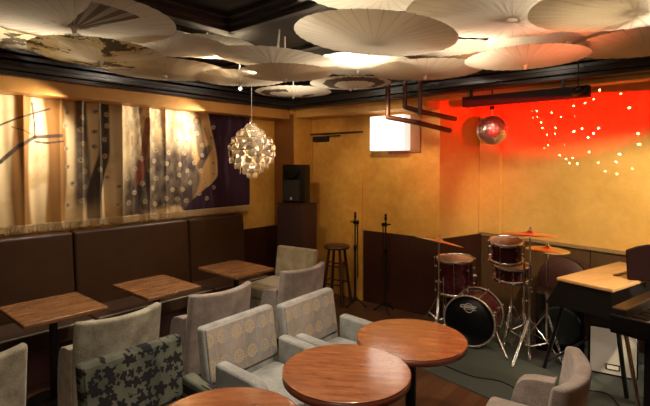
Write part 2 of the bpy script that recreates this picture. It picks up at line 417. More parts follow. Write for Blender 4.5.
# ------------------------------------------------------------------ curtain tapestry
def curtain():
    y0, y1, z0, z1 = .25, 3.80, 1.20, 2.33; NY, NZ = 620, 190
    rnd = random.Random(3)
    def fold(y, z):
        k = 1.0 if y < 2.3 else max(.12, 1 - (y - 2.3) / .5 * .88)
        w_ = ((1 - 2 * abs(math.sin(y * 14.5 + math.sin(y * 7) * .7)) ** .8) * .8 + math.sin(y * 11.3 + 1) * .2)
        gather = .65 + .35 * ((z - z0) / (z1 - z0))
        return -4.560 + .052 * k * w_ * gather + .004 * math.sin(y * 60 + z * 3)
    eyes = []
    for i in range(2000):
        y = rnd.uniform(1.6, 3.25); z = rnd.uniform(1.3, 2.25)
        if 1.88 < y < 2.02 and z > 1.6: pass
        elif 1.62 < y < 1.80: pass
        elif y > 2.05 and z < 1.35 + .5 * math.sin((y - 2.0) / 1.25 * PI * .8) + .18: pass
        elif 3.0 < y < 3.25: pass
        else: continue
        if all((y - a) ** 2 + (z - b) ** 2 > .11 ** 2 for a, b in eyes): eyes.append((y, z))
    def h(x, y):
        v = math.sin(x * 12.9898 + y * 78.233) * 43758.5453; return v - math.floor(v)
    def vn(x, y):
        ix, iy = math.floor(x), math.floor(y); fx, fy = x - ix, y - iy; fx = fx * fx * (3 - 2 * fx); fy = fy * fy * (3 - 2 * fy)
        return (h(ix, iy) * (1 - fx) + h(ix + 1, iy) * fx) * (1 - fy) + (h(ix, iy + 1) * (1 - fx) + h(ix + 1, iy + 1) * fx) * fy
    def fbm(x, y): return .5 * vn(x, y) + .27 * vn(x * 2.1, y * 2.1) + .15 * vn(x * 4.3, y * 4.3) + .08 * vn(x * 9, y * 9)
    def mix(a, b, t): t = max(0, min(1, t)); return tuple(p + (q - p) * t for p, q in zip(a, b))
    def ss(a, b, x): t = max(0, min(1, (x - a) / (b - a))); return t * t * (3 - 2 * t)
    def seg(p, q, y, z):
        dx, dz = q[0] - p[0], q[1] - p[1]; t = max(0, min(1, ((y - p[0]) * dx + (z - p[1]) * dz) / (dx * dx + dz * dz)))
        return math.hypot(y - p[0] - t * dx, z - p[1] - t * dz)
    branches = [([(.9, 1.64), (1.12, 1.76), (1.25, 1.90), (1.38, 1.98), (1.58, 2.00)], .020), ([(1.05, 2.03), (1.25, 2.14), (1.50, 2.24)], .010),
                ([(1.38, 1.97), (1.38, 2.08), (1.36, 2.28)], .010), ([(1.38, 1.94), (1.48, 1.93), (1.6, 1.95)], .010), ([(1.2, 2.06), (1.36, 2.0)], .006), ([(.5, 1.5), (.9, 1.64)], .03)]
    cream, gold, brown, dark = (.72, .57, .33), (.38, .20, .045), (.20, .085, .03), (.055, .040, .038)
    cols = []; vs = []
    for j in range(NZ + 1):
        z = z0 + (z1 - z0) * j / NZ
        for i in range(NY + 1):
            y = y0 + (y1 - y0) * i / NY; n1 = fbm(y * 5, z * 5); n2 = fbm(y * 34 + 9, z * 13) * .6 + fbm(y * 9, z * 7) * .4
            c = mix(cream, gold, ss(.5, .85, n1) * .5 + .1)
            for a, b in ((.55, .66), (.86, .95), (1.21, 1.33), (1.47, 1.61)):     # golden trunks
                wob = .02 * math.sin(z * 4 + a * 9); t = ss(a - .02 + wob, a + .01 + wob, y) * (1 - ss(b - .01 + wob, b + .02 + wob, y)); c = mix(c, (.24, .10, .022), t * .92)
            c = mix(c, gold, (1 - ss(1.2, 1.5, z)) * .55 * n1 * 1.6)
            # dark plumage columns
            wob = .05 * math.sin(z * 5 + 1)
            wd = .05 * (2.3 - z); t = ss(1.69 - wd * .3, 1.72, y) * (1 - ss(1.80 + wd, 1.83 + wd * 1.4, y)) * ss(1.22, 1.45, z); c = mix(c, dark, t * (.6 + .5 * n2))
            wob = -.10 * (1 - ss(1.4, 1.9, z)); t = ss(1.90, 1.92, y - wob) * (1 - ss(2.03, 2.05, y - wob)) * (1 - .3 * (1 - ss(1.25, 1.45, z))); c = mix(c, (.045, .032, .028), t * (.85 + .2 * n2))
            # fan of the peacock
            top = 1.33 + .42 * math.sin(max(0, min(1, (y - 2.02) / 1.25)) * PI * .85) + .16 * (n1 - .4)
            t = ss(2.05, 2.2, y) * (1 - ss(3.12, 3.22, y)) * (1 - ss(top, top + .35, z)) * ss(1.22, 1.32, z + (n1 - .4) * .3 + .05 * math.sin(y * 9)); c = mix(c, (.06, .04, .035), t * (.62 + .6 * n2))
            t = ss(2.1, 2.3, y) * (1 - ss(2.95, 3.1, y)) * ss(top, top + .2, z); c = mix(c, (.22, .16, .12), t * ss(.42, .62, n2) * .7)
            # rust figure
            t = (1 - ss(.022, .035, seg((2.42, 2.2), (2.36, 1.72), y, z))) + (1 - ss(.03, .05, seg((2.35, 1.75), (2.33, 1.55), y, z))); c = mix(c, (.20, .055, .03), t * .85)
            t = 1 - ss(.018, .03, seg((2.33, 1.5), (2.30, 1.25), y, z)); c = mix(c, dark, t * .9)
            # bird's breast and dusk to the right
            edge = 3.22 + .07 * math.sin((z - 1.2) * 3.4) - .38 * (1 - ss(1.2, 1.62, z))
            t = ss(2.98, 3.04, y + .05 * math.sin(z * 11)) * (1 - ss(edge - .02, edge, y)); c = mix(c, (.50, .27, .09), t * .75)
            t = (1 - ss(.05, .075, seg((3.02, 2.22), (3.10, 1.85), y, z))) * .9 + (1 - ss(.03, .055, seg((3.06, 1.72), (3.18, 1.92), y, z))); c = mix(c, dark, t * (.6 + .4 * n2))
            t = ss(edge - .01, edge + .02, y); c = mix(c, (.040, .018, .035), t); c = mix(c, (.09, .055, .10), t * ss(.55, .75, fbm(y * 9, z * 1.5)) * .6)
            for pts, r in branches:
                for k in range(len(pts) - 1):
                    dd = seg(pts[k], pts[k + 1], y, z)
                    if dd < r * 1.5: c = mix(c, (.05, .035, .035), (1 - ss(r * .6, r, dd)) * .9)
            cols.append(c); vs.append((fold(y, z), y, z))
    st = {}
    for a, b in eyes:
        i0 = int((a - .04 - y0) / (y1 - y0) * NY); j0 = int((b - .04 - z0) / (z1 - z0) * NZ)
        for j in range(max(0, j0), min(NZ, j0 + 17)):
            for i in range(max(0, i0), min(NY, i0 + 17)):
                y = y0 + (y1 - y0) * i / NY; z = z0 + (z1 - z0) * j / NZ; dd = math.hypot(y - a, z - b); k = j * (NY + 1) + i
                if dd < .008: cols[k] = (.03, .02, .03)
                elif dd < .0145: cols[k] = (.55, .42, .22)
                elif dd < .020: cols[k] = mix(cols[k], (.12, .07, .04), .8)
                elif dd < .026: cols[k] = mix(cols[k], (.60, .50, .33), .6)
    W_ = NY + 1; fs = [(j * W_ + i, j * W_ + i + 1, (j + 1) * W_ + i + 1, (j + 1) * W_ + i) for j in range(NZ) for i in range(NY)]
    mb = MB(); mb.add(vs, fs, True); m = Mat('peacock_tapestry', .9, 0, .15)
    at = m.n('Attribute'); at.attribute_name = 'weave'; m.t.links.new(at.outputs['Color'], m.b.inputs['Base Color'])
    m.bump(m.noise(m.coord(), 120, 2), .3, .003)
    me = bpy.data.meshes.new('curtain'); me.from_pydata(vs, [], fs)
    for p in me.polygons: p.use_smooth = True
    ca = me.color_attributes.new('weave', 'FLOAT_COLOR', 'POINT'); ca.data.foreach_set('color', [q for c in cols for q in (*c, 1)])
    me.materials.append(m.m); o = bpy.data.objects.new('curtain', me); C.objects.link(o)
    so = o.modifiers.new('s', 'SOLIDIFY'); so.thickness = .004
    tag(o, 'cream and gold curtain painted with peacock plumage hanging above the leather bench', 'curtain')
    fr_ = MB(); fx = [fold(y0 + (y1 - y0) * i / 400, z0) + .006 for i in range(401)]
    for i in range(400):
        ya = y0 + (y1 - y0) * i / 400; yb = y0 + (y1 - y0) * (i + 1) / 400
        fr_.add([(fx[i], ya, 1.20), (fx[i + 1], yb, 1.20), (fx[i + 1], yb, 1.213), (fx[i], ya, 1.213)], [(0, 1, 2, 3)])
        ln = .050 + .022 * rnd.random(); g = rnd.uniform(-.006, .006)
        fr_.tube(((fx[i] + fx[i + 1]) / 2, (ya + yb) / 2, 1.205), ((fx[i] + fx[i + 1]) / 2 + .004, (ya + yb) / 2 + g, 1.205 - ln), .0028, .0036, 4)
    f = fr_.build('fringe', plain('cream_fringe', (.50, .36, .18), .9, 0, .45, 40), o)
    return o
curtain()

# ------------------------------------------------------------------ bench
bn = thing('leather_bench', 'long dark brown leather wall bench under the peacock curtain', 'bench', (0, 0, 0))
MB().box(-4.60, -4.02, .32, 3.58, 0, .30).build('base', M['cab'], bn, bevel=.006)
for a, b in ((.3, 1.63), (1.63, 2.82), (2.82, 3.60)):
    g = .004
    sc = MB().box(-4.50, -3.97, a + g, b - g, .30, .43).build('seat_cushion', M['seatleather'], bn, bevel=.022, seg=3)
    MB().path([(-3.975, a + .02, .425), (-3.975, b - .02, .425)], .007).build('piping', M['piping'], sc)
    bk = MB().add([Vector(v) for v in ((-4.60, a + g, .2), (-4.60, b - g, .2), (-4.36, b - g, .2), (-4.36, a + g, .2), (-4.60, a + g, 1.125), (-4.60, b - g, 1.125), (-4.43, b - g, 1.125), (-4.43, a + g, 1.125))],
                [(0, 3, 2, 1), (4, 5, 6, 7), (0, 1, 5, 4), (1, 2, 6, 5), (2, 3, 7, 6), (3, 0, 4, 7)]).build('backrest', M['leather'], bn, bevel=.028, seg=3)

# ------------------------------------------------------------------ square tables
def sq_table(x0, x1, y0, y1, label):
    cx, cy = (x0 + x1) / 2, (y0 + y1) / 2; t = thing('square_table', label, 'table', (cx, cy, 0), 0, 'square wooden tables along the bench')
    w_, l_ = (x1 - x0) / 2, (y1 - y0) / 2
    MB().box(-w_, w_, -l_, l_, .668, .70).build('tabletop', M['tabletop'], t, bevel=.008)
    MB().tube((0, 0, .03), (0, 0, .655), .028, n=20).build('pedestal', M['blackmetal'], t)
    b = MB().lathe([(.001, 0), (.2, 0), (.2, .012), (.06, .03), (.001, .03)], n=32).build('base', M['blackmetal'], t)
    MB().box(-.14, .14, -.14, .14, .655, .668).build('top_plate', M['blackmetal'], t)
sq_table(-3.96, -3.37, .93, 1.47, 'square wooden table at the photo left edge, nearest on the bench')
sq_table(-3.955, -3.33, 1.76, 2.24, 'middle square wooden table of the three along the bench')
sq_table(-3.955, -3.34, 2.62, 3.10, 'far square wooden table by the buttoned chair')

# ------------------------------------------------------------------ round tables
def round_table(x, y, r, h, label):
    t = thing('round_table', label, 'table', (x, y, 0), random.uniform(20, 60), 'round wooden tables')
    MB().lathe([(.001, h - .003), (r - .004, h - .003), (r, h - .006), (r, h - .0), (r - .004, h), (.001, h)], n=72).build('tabletop', M['round'], t)
    MB().lathe([(.001, h - .04), (r - .004, h - .04), (r, h - .037), (r, h - .006), (.001, h - .006)], n=72).build('edge_band', M['roundedge'], t)
    MB().tube((0, 0, .03), (0, 0, h - .052), .032, n=24).build('pedestal', M['blackmetal'], t)
    MB().box(-.13, .13, -.13, .13, h - .052, h - .04).build('top_plate', M['blackmetal'], t)
    MB().lathe([(.001, 0), (.21, 0), (.21, .012), (.06, .03), (.001, .03)], n=40).build('base', M['blackmetal'], t)
round_table(-1.36, 1.735, .312, .74, 'middle round wooden table, between the patterned armchairs and the far round table')
round_table(-1.41, 2.443, .332, .68, 'far round wooden table reflecting orange stage light')
round_table(-1.47, 1.09, .322, .70, 'near round wooden table cut by the bottom of the photo')

# ------------------------------------------------------------------ armchairs
def armchair(label, loc, rz, face, body, curved=False, short=False, arms=True, w=.56, buttons=False, seatm=None, back=None):
    t = thing('armchair' if arms else 'side_chair', label, 'chair', (*loc, 0), rz, 'upholstered armchairs' if arms else None)
    D = .60; hw = w / 2; mid = w - (.16 if arms else .02)
    # body box under the seat and cushion
    sf = -.18 if short else 0
    MB().box(-.22, .30 + sf, -mid / 2, mid / 2, .13, .30).build('seat_base', body, t, bevel=.012)
    MB().box(-.20, .32 + sf, -mid / 2 + .002, mid / 2 - .002, .302, .43).build('seat_cushion', seatm or body, t, bevel=.03, seg=3)
    # backrest: slab with optional wrap, reclined
    K = 16; J = 10; th = .085
    def bp(a, hgt, side):
        q = a * hw; f_ = (hgt - .13) / .63; xx = -.20 - .10 * f_ + (.075 * a * a if curved else 0)
        topz = .76 + (0.012 * a * a if curved else 0)
        z = .13 + (topz - .13) * f_
        return Vector((xx - (0 if side else th * (1 - .15 * f_)), q, z))
    vs = []; 
    for side in (1, 0):
        for j in range(J + 1):
            for i in range(K + 1): vs.append(bp(-1 + 2 * i / K, .13 + .63 * j / J, side))
    n1 = (K + 1) * (J + 1); fs = []; idx = lambda s_, j, i: s_ * n1 + j * (K + 1) + i
    for j in range(J):
        for i in range(K):
            fs.append((idx(0, j, i), idx(0, j, i + 1), idx(0, j + 1, i + 1), idx(0, j + 1, i))); fs.append((idx(1, j, i), idx(1, j + 1, i), idx(1, j + 1, i + 1), idx(1, j, i + 1)))
        fs.append((idx(0, j, 0), idx(0, j + 1, 0), idx(1, j + 1, 0), idx(1, j, 0))); fs.append((idx(0, j, K), idx(1, j, K), idx(1, j + 1, K), idx(0, j + 1, K)))
    for i in range(K):
        fs.append((idx(0, J, i), idx(0, J, i + 1), idx(1, J, i + 1), idx(1, J, i))); fs.append((idx(0, 0, i), idx(1, 0, i), idx(1, 0, i + 1), idx(0, 0, i + 1)))
    mb = MB(); mb.add(vs, fs, True); bo = mb.build('backrest', back or body, t, bevel=.022, seg=3)
    # inner upholstered panel
    if not curved:
        ip = MB(); pv = []
        for j in (0, 1):
            for a in (-1, 1):
                f_ = (.435 - .13) / .63 if j == 0 else .985
                for o_ in (-.004, .010):
                    pv.append(Vector((-.20 - .10 * f_ + o_, a * (hw - .016), .13 + .63 * f_)))
        ip.add(pv, [(1, 3, 7, 5), (0, 4, 6, 2), (0, 2, 3, 1), (4, 5, 7, 6), (0, 1, 5, 4), (2, 6, 7, 3)])
        ib = ip.build('inner_panel', face, t, bevel=.008)
        if buttons:
            for z in (.54, .66):
                for y in (-.15, 0, .15):
                    f_ = (z - .13) / .63; MB().ball((0, 0, 0), .011, 12, 8, T(-.20 - .10 * f_ + .014, y, z) @ Matrix.Diagonal((.5, 1, 1, 1))).build('button', body, ib)
    if arms:
        for s_ in (-1, 1):
            y0, y1 = s_ * (hw + .004), s_ * (hw - .078); prof = []
            # side outline: high at the back, rolled over at the front, then down to the seat base
            for x_, z_ in ((-.19, .585), (0, .575), (.10, .568), (.155, .552), (.185, .52), (.20, .47), (.215, .40), (.225, .30), (.225, .13), (-.19, .13)): prof.append((x_ if x_ < 0 else x_ + sf, z_))
            m_ = Matrix(((1, 0, 0, 0), (0, 0, 1, 0), (0, 1, 0, 0), (0, 0, 0, 1)))
            MB().prism(prof, min(y0, y1), max(y0, y1), m_).build('armrest', body, t, bevel=.02, seg=3)
    for sx, sy in ((-.2, -1), (-.2, 1), (.24 + sf, -1), (.24 + sf, 1)):
        MB().tube((sx, sy * (mid / 2 - .03), .13), (sx + (.01 if sx > 0 else -.02), sy * (mid / 2 - .025), 0), .02, .013, 10).build('leg', M['legwood'], t)
    return t
# facing the bench
armchair('beige-grey armchair seen from behind at the photo lower left corner', (-3.11, .52), 180, M['fabbeige'], M['fabbeige'], True, True)
armchair('beige-grey curved armchair facing the bench behind the black floral chair', (-3.235, 1.375), 180, M['fabbeige'], M['fabbeige'], True, True)
armchair('mauve-grey curved armchair facing the middle square table', (-3.20, 2.165), 179, M['fabmauve'], M['fabmauve'], True, True)
armchair('mauve-grey curved armchair beside the far square table', (-3.23, 3.13), 179, M['fabmauve'], M['fabmauve'], True, True)
# facing the round tables
armchair('dark green armchair with black floral blossoms beside the near round table', (-2.02, 1.15), 0, M['floral'], M['floral'], back=M['floral'])
armchair('lotus-patterned grey armchair at the middle round table', (-2.02, 1.87), 3, w=.60, face=M['lotus'], body=M['fabblue'])
armchair('lotus-patterned grey armchair at the far round table', (-1.98, 2.48), 3, w=.59, face=M['lotus'], body=M['fabblue'])
armchair('oatmeal chair with buttoned back by the brown cabinet', (-3.67, 3.48), -82, M['fabbutton'], M['fabbutton'], arms=False, buttons=True)
armchair('plain taupe armchair at bottom right in front of the keyboards', (-.80, 2.39), 187, M['fabmauve'], M['fabmauve'], True, True)

# ------------------------------------------------------------------ parasols
def parasol(x, y, zt, r, kind, label, tx=0, ty=0, rz=0, cap=True, depth=.045, name='paper_parasol'):
    t = thing(name, label, 'parasol', (x, y, zt), 0, 'upturned paper parasols under the ceiling')
    t.rotation_euler = (R(tx), R(ty), R(rz))
    nr = 36; seg_ = nr * 4; rings = 9; vs = [(0, 0, 0)]; fs = []
    for k in range(1, rings + 1):
        f = k / rings
        for i in range(seg_):
            a = 2 * PI * i / seg_; ph = (i % 4) / 4; pl = -math.sin(ph * PI)      # cloth sags between ribs
            rr = r * f * (1 + .003 * pl * f); z = depth * (f ** 1.2) - pl * .0035 * f
            vs.append((rr * math.cos(a), rr * math.sin(a), z))
    for i in range(seg_): fs.append((0, 1 + (i + 1) % seg_, 1 + i))
    for k in range(rings - 1):
        b0 = 1 + k * seg_; b1 = b0 + seg_
        for i in range(seg_): j = (i + 1) % seg_; fs.append((b0 + i, b0 + j, b1 + j, b1 + i))
    mb = MB(); mb.add(vs, fs, True); mb.build('canopy', PAPER[kind], t)
    ri = MB()
    for i in range(nr):
        a = 2 * PI * i / nr; c_, s_ = math.cos(a), math.sin(a)
        ri.tube((c_ * .03, s_ * .03, .012), (c_ * r * .98, s_ * r * .98, depth * .975 + .008), .0022, .0018, 4)
    ri.build('ribs', M['legwood'], t)
    MB().tube((0, 0, .004), (0, 0, min(.34, (CZ - zt) - .01)), .007, n=8).build('shaft', M['white'], t)
    MB().lathe([(.001, .07), (.022, .07), (.026, .05), (.012, .04), (.001, .04)], n=14).build('runner', M['legwood'], t)
    if cap: MB().lathe([(.001, -.030), (.012, -.028), (.014, -.012), (.018, -.006), (.020, .006), (.001, .008)], n=16).build('tip_cap', M['white'], t)
    return t
PL = [
 # x, y, z_tip, r, kind, tiltx, tilty, rz, cap, label
 (-2.684, 1.006, 2.49, 0.533, 4, 0, 0, 10, True, 'paper parasol painted with a dark plume, large at upper left'),
 (-3.648, 0.917, 2.55, 0.515, 1, 4, 3, 80, True, 'dark-painted paper parasol at the photo left edge above the curtain'),
 (-3.143, 1.342, 2.43, 0.423, 1, 2, 0, 200, True, 'dark-blotched parasol near the pelmet above the curtain'),
 (-3.568, 2.058, 2.49, 0.507, 0, 0, 0, 10, True, 'plain parasol low over the middle square table, close to the curtain'),
 (-3.051, 1.728, 2.55, 0.494, 0, 2, 3, 10, False, 'plain ribbed parasol left of the black ceiling panel corner'),
 (-3.300, 2.640, 2.47, 0.420, 0, 0, 0, 0, True, 'plain parasol beside the lit ceiling spotlight'),
 (-2.575, 2.413, 2.49, 0.476, 0, -2, 5, 0, False, 'plain parasol right of the black ceiling panel corner with its shaft showing'),
 (-2.666, 2.593, 2.43, 0.381, 0, 0, 0, 40, True, 'plain parasol tucked behind the one at the ceiling panel corner'),
 (-3.570, 3.600, 2.49, 0.420, 2, 0, 0, 120, True, 'swirl-painted parasol beside the hanging shell lamp'),
 (-2.760, 3.580, 2.49, 0.400, 2, 0, 0, 250, True, 'small swirl-painted parasol above the door wall'),
 (-2.368, 3.178, 2.55, 0.464, 0, 0, 0, 0, True, 'brightly lit white parasol under the largest central parasol'),
 (-1.509, 2.180, 2.43, 0.466, 0, -3, 4, 0, False, 'largest central parasol over the round tables'),
 (-1.900, 3.510, 2.49, 0.470, 0, 0, 0, 20, True, 'plain parasol above the copper pipes'),
 (-1.662, 3.545, 2.61, 0.433, 3, 0, 2, 15, True, 'parasol with a brown and red painted band'),
 (-0.810, 2.440, 2.49, 0.560, 0, 0, 2, 0, False, 'near parasol at upper right showing its hub and ribs'),
 (-1.029, 3.326, 2.43, 0.404, 0, 0, 0, 0, True, 'plain parasol just above the black light bar'),
 (-0.757, 3.341, 2.55, 0.515, 0, 0, -2, 0, True, 'reddish lit parasol right of the light bar end'),
 (-0.360, 3.660, 2.49, 0.460, 0, 0, 0, 0, False, 'tan parasol at the right edge above the stage beam'),
 (-1.195, 1.823, 2.55, 0.425, 0, 0, 0, 0, False, 'reddish parasol cut by the top of the photo'),
 (-0.296, 2.513, 2.43, 0.453, 0, 0, 0, 0, False, 'pale parasol cut by the top right corner'),
 (-3.057, 2.124, 2.61, 0.391, 0, 0, 0, 0, False, 'white parasol half hidden at the ceiling panel corner'),
]
for q in PL: parasol(q[0], q[1], q[2], q[3], q[4], q[9], q[5], q[6], q[7], q[8])

# ------------------------------------------------------------------ shell chandelier
ch = thing('shell_pendant_lamp', 'round pendant lamp of hanging shell discs beside the curtain', 'lamp', (-3.72, 3.13, 1.86))
sh = Mat('capiz_shell', .25, 0, .6); sh.col(sh.mix(sh.noise(sh.coord(), 20), (.70, .62, .50), (.92, .87, .76))); sh.b.inputs['Metallic'].default_value = .25
sh.b.inputs['Subsurface Weight'].default_value = 0
MB().tube((0, 0, .33), (0, 0, CZ - 1.86), .003, n=6).build('cord', M['white'], ch)
fr_ = MB()
rings = [(.25, .07, 6), (.19, .15, 11), (.125, .205, 14), (.06, .235, 15), (-.005, .24, 15), (-.07, .225, 14), (-.13, .18, 12), (-.185, .12, 8), (-.23, .05, 5)]
for z, r, n in rings:
    zz = z + .03
    fr_.lathe([(r + .003, zz), (r, zz + .003), (r - .003, zz), (r, zz - .003)], n=36, close=True)
for k in range(4):
    a = k * PI / 2; fr_.path([(0, 0, .33)] + [(r * math.cos(a), r * math.sin(a), z + .03) for z, r, n in rings], .002, 5)
fr_.build('wire_frame', M['steel'], ch)
disc0 = None; rnd = random.Random(5)
for z, r, n in rings:
    for k in range(n):
        a = 2 * PI * (k + rnd.random() * .3) / n
        M_ = T(r * math.cos(a), r * math.sin(a), z - .012) @ RZ(math.degrees(a) + rnd.uniform(-25, 25)) @ RY(90 + rnd.uniform(-8, 8))
        if disc0 is None:
            disc0 = MB().lathe([(.001, -.0012), (.030, -.0012), (.033, 0), (.030, .0012), (.001, .0012)], n=18).build('shell_disc', sh.m, ch); o = disc0
        else: o = disc0.copy(); C.objects.link(o); o.parent = ch
        o.matrix_local = M_
inner = MB()
for z, r, n in rings:
    for k in range(n):
        a = 2 * PI * (k + .5 + rnd.random() * .3) / n; rr = r * .72
        inner.lathe([(.001, -.0012), (.034, -.0012), (.037, 0), (.034, .0012), (.001, .0012)], T(rr * math.cos(a), rr * math.sin(a), z + .02) @ RZ(math.degrees(a) + rnd.uniform(-25, 25)) @ RY(90 + rnd.uniform(-8, 8)), 14)
o = inner.build('inner_discs', sh.m, ch); o['kind'] = 'stuff'
MB().ball((0, 0, .04), .03, 16, 10).build('bulb', emis('frosted_bulb', (1, .88, .7), 2), ch)
pl = light('POINT', 'pendant_bulb_light', (-3.72, 3.13, 1.88), None, 9, WARM, .05)

# visible ceiling spotlight and its siblings
def spotlight(loc, tgt, label):
    t = thing('ceiling_spotlight', label, 'spotlight', loc, 0)
    dv = (Vector(tgt) - Vector(loc)).normalized(); q = dv.to_track_quat('Z', 'Y').to_matrix().to_4x4()
    MB().lathe([(.001, -.06), (.026, -.058), (.030, .0), (.034, .05), (.031, .05), (.027, .01), (.001, .005)], q, 20).build('housing', M['blackmetal'], t)
    MB().lathe([(.001, .030), (.016, .030), (.016, .034), (.001, .036)], q, 20).build('lens', M['bulb'], t)
    MB().tube((0, 0, .03), (0, 0, CZ - loc[2]), .006, n=8).build('stem', M['blackmetal'], t)
spotlight((-3.72, 2.98, 2.52), (-2.0, 1.6, 1.6), 'lit ceiling spotlight between the parasols over the shell lamp')
spotlight((-.86, 4.10, 2.33), (-1.9, 5.0, 2.2), 'small black stage spotlight at the right end of the light bar')

# ------------------------------------------------------------------ cabinet, loudspeaker, stool, microphone stands
cb_ = thing('brown_cabinet', 'tall brown box cabinet carrying the black loudspeaker', 'cabinet', (-4.04, 4.15, 0))
MB().box(-.22, .20, -.14, .14, 0, 1.24).build('body', M['cab'], cb_, bevel=.006)
MB().box(-.225, .205, -.147, -.141, .06, 1.19).build('front_cloth', plain('dark_maroon_cloth', (.035, .013, .012), .85, 0, .3, 80), cb_, bevel=.002)
MB().box(-.225, .205, -.145, .145, 1.241, 1.25).build('top', M['cab'], cb_, bevel=.003)
sp = thing('loudspeaker', 'black moulded loudspeaker standing on the brown cabinet', 'speaker', (-4.03, 4.13, 1.25), 8)
MB().prism([(-.15, -.12), (.15, -.12), (.165, -.06), (.12, .12), (-.12, .12), (-.165, -.06)], .0, .48).build('cabinet', M['black'], sp, bevel=.02, seg=3)
MB().box(-.125, .125, -.128, -.121, .03, .285).build('woofer_grille', plain('black_grille', (.02, .02, .02), .6, .3, .5, 200), sp, bevel=.004)
MB().lathe([(.001, 0), (.105, 0), (.115, .012), (.09, .02), (.03, .004), (.001, .01)], T(0, -.122, .385) @ Matrix.Diagonal((1, 1, .75, 1)) @ RX(90), 32).build('horn', M['blackglow'], sp)
lg = MB()
for k in range(3): lg.box(-.003, .003, -.1305, -.1285, -.017, .017, T(0, 0, .06) @ RY(60 * k))
lg.build('logo', M['white'], sp)

st = thing('wooden_stool', 'dark wooden bar stool against the wall beside the brown cabinet', 'stool', (-3.57, 4.36, 0), 15)
MB().lathe([(.001, .69), (.15, .69), (.165, .70), (.165, .715), (.15, .73), (.001, .725)], n=36).build('seat', M['stoolwood'], st)
for k in range(4):
    a = PI / 4 + k * PI / 2; MB().tube((.10 * math.cos(a), .10 * math.sin(a), .69), (.19 * math.cos(a), .19 * math.sin(a), 0), .018, .021, 10).build('leg', M['stoolwood'], st)
for z in (.26, .48):
    rr = .19 - .09 * z / .69; P = [(rr * math.cos(PI / 4 + k * PI / 2), rr * math.sin(PI / 4 + k * PI / 2), z + .03 * (k % 2)) for k in range(4)]
    for k in range(4): MB().tube(P[k], (P[(k + 1) % 4][0], P[(k + 1) % 4][1], P[k][2]), .009, n=8).build('rung', M['stoolwood'], st)

def mic_stand(x, y, rz, label):
    t = thing('microphone_stand', label, 'stand', (x, y, 0), rz, 'folded microphone stands')
    MB().tube((0, 0, .09), (0, 0, .72), .014, n=12).tube((0, 0, .72), (0, 0, 1.08), .009, n=10).build('pole', M['blackmetal'], t)
    MB().tube((0, 0, .69), (0, 0, .75), .021, n=14).build('clutch', M['black'], t)
    MB().lathe([(.001, .07), (.028, .075), (.028, .11), (.001, .12)], n=14).build('hub', M['black'], t)
    for k in range(3):
        a = k * 2 * PI / 3; MB().tube((.02 * math.cos(a), .02 * math.sin(a), .10), (.13 * math.cos(a), .13 * math.sin(a), .012), .008, n=8).ball((.13 * math.cos(a), .13 * math.sin(a), .014), .014, 10, 6).build('foot', M['black'], t)
    MB().tube((.035, 0, .35), (.03, 0, 1.05), .007, n=8).build('boom', M['blackmetal'], t)
    b = MB().box(-.018, .045, -.016, .016, 1.01, 1.05).tube((-.02, 0, 1.03), (-.06, 0, 1.035), .008, n=8)
    b.build('boom_clamp', M['black'], t)
    MB().lathe([(.001, 1.08), (.012, 1.08), (.018, 1.10), (.012, 1.125), (.016, 1.15), (.001, 1.155)], n=12).build('clip', M['black'], t)
mic_stand(-3.33, 4.42, 20, 'folded black microphone stand in front of the door edge')
mic_stand(-2.93, 4.48, 200, 'folded black microphone stand in front of the dark wainscot')

# ------------------------------------------------------------------ light box, its painted shadow, pipes
bd = MB().box(-3.02, -2.58, YB - .022, YB - .001, 1.87, 2.32).build('sign_shadow_panel', M['sign_shadow'], None, bevel=.004); tag(bd, 'brown panel painting the shadow of the lit white sign box on the wall', 'sign_shadow')  # brown slab painted in place of the sign box's cast shadow
lb = thing('sign_box', 'lit white square sign box high on the door wall', 'sign', (-2.94, 4.57, 2.10))
MB().box(-.235, .235, -.06, .082, -.205, .205).build('casing', emis('lit_acrylic_casing', (1, .92, .84), .75), lb, bevel=.006)
MB().box(-.232, .232, -.068, -.061, -.202, .202).build('panel', M['lightbox'], lb, bevel=.003)
gm = plain('faint_grey_print', (.62, .60, .56), .6)
gl = MB()
for k, (a, b) in enumerate(((-.05, .06), (-.06, .05), (-.05, .055), (-.04, .03))): gl.box(a, b, -.071, -.069, -.05 - k * .03, -.043 - k * .03)
gl.box(-.045, .045, -.071, -.069, .01, .05)
gl.build('print', emis('grey_print', (.80, .76, .70), .95), lb)
def pipe(pts, r, label):
    o = MB().path(pts, r, 12).build('pipe', M['pipe']); tag(o, label, 'pipe', 'copper pipes below the cornice'); return o
pipe([(-2.58, 3.98, 2.775), (-2.58, 3.98, 2.22), (-2.34, 4.12, 2.165), (-2.20, 4.62, 2.10)], .026, 'copper pipe dropping nearest to the lit sign box and bending right')
pipe([(-2.38, 3.98, 2.775), (-2.38, 3.98, 2.31), (-2.28, 4.05, 2.27), (-2.13, 4.60, 2.22)], .024, 'middle copper pipe bending to the stage corner above the lowest one')
pipe([(-2.21, 3.98, 2.775), (-2.21, 3.98, 2.22)], .022, 'short straight copper pipe nearest the stage corner')

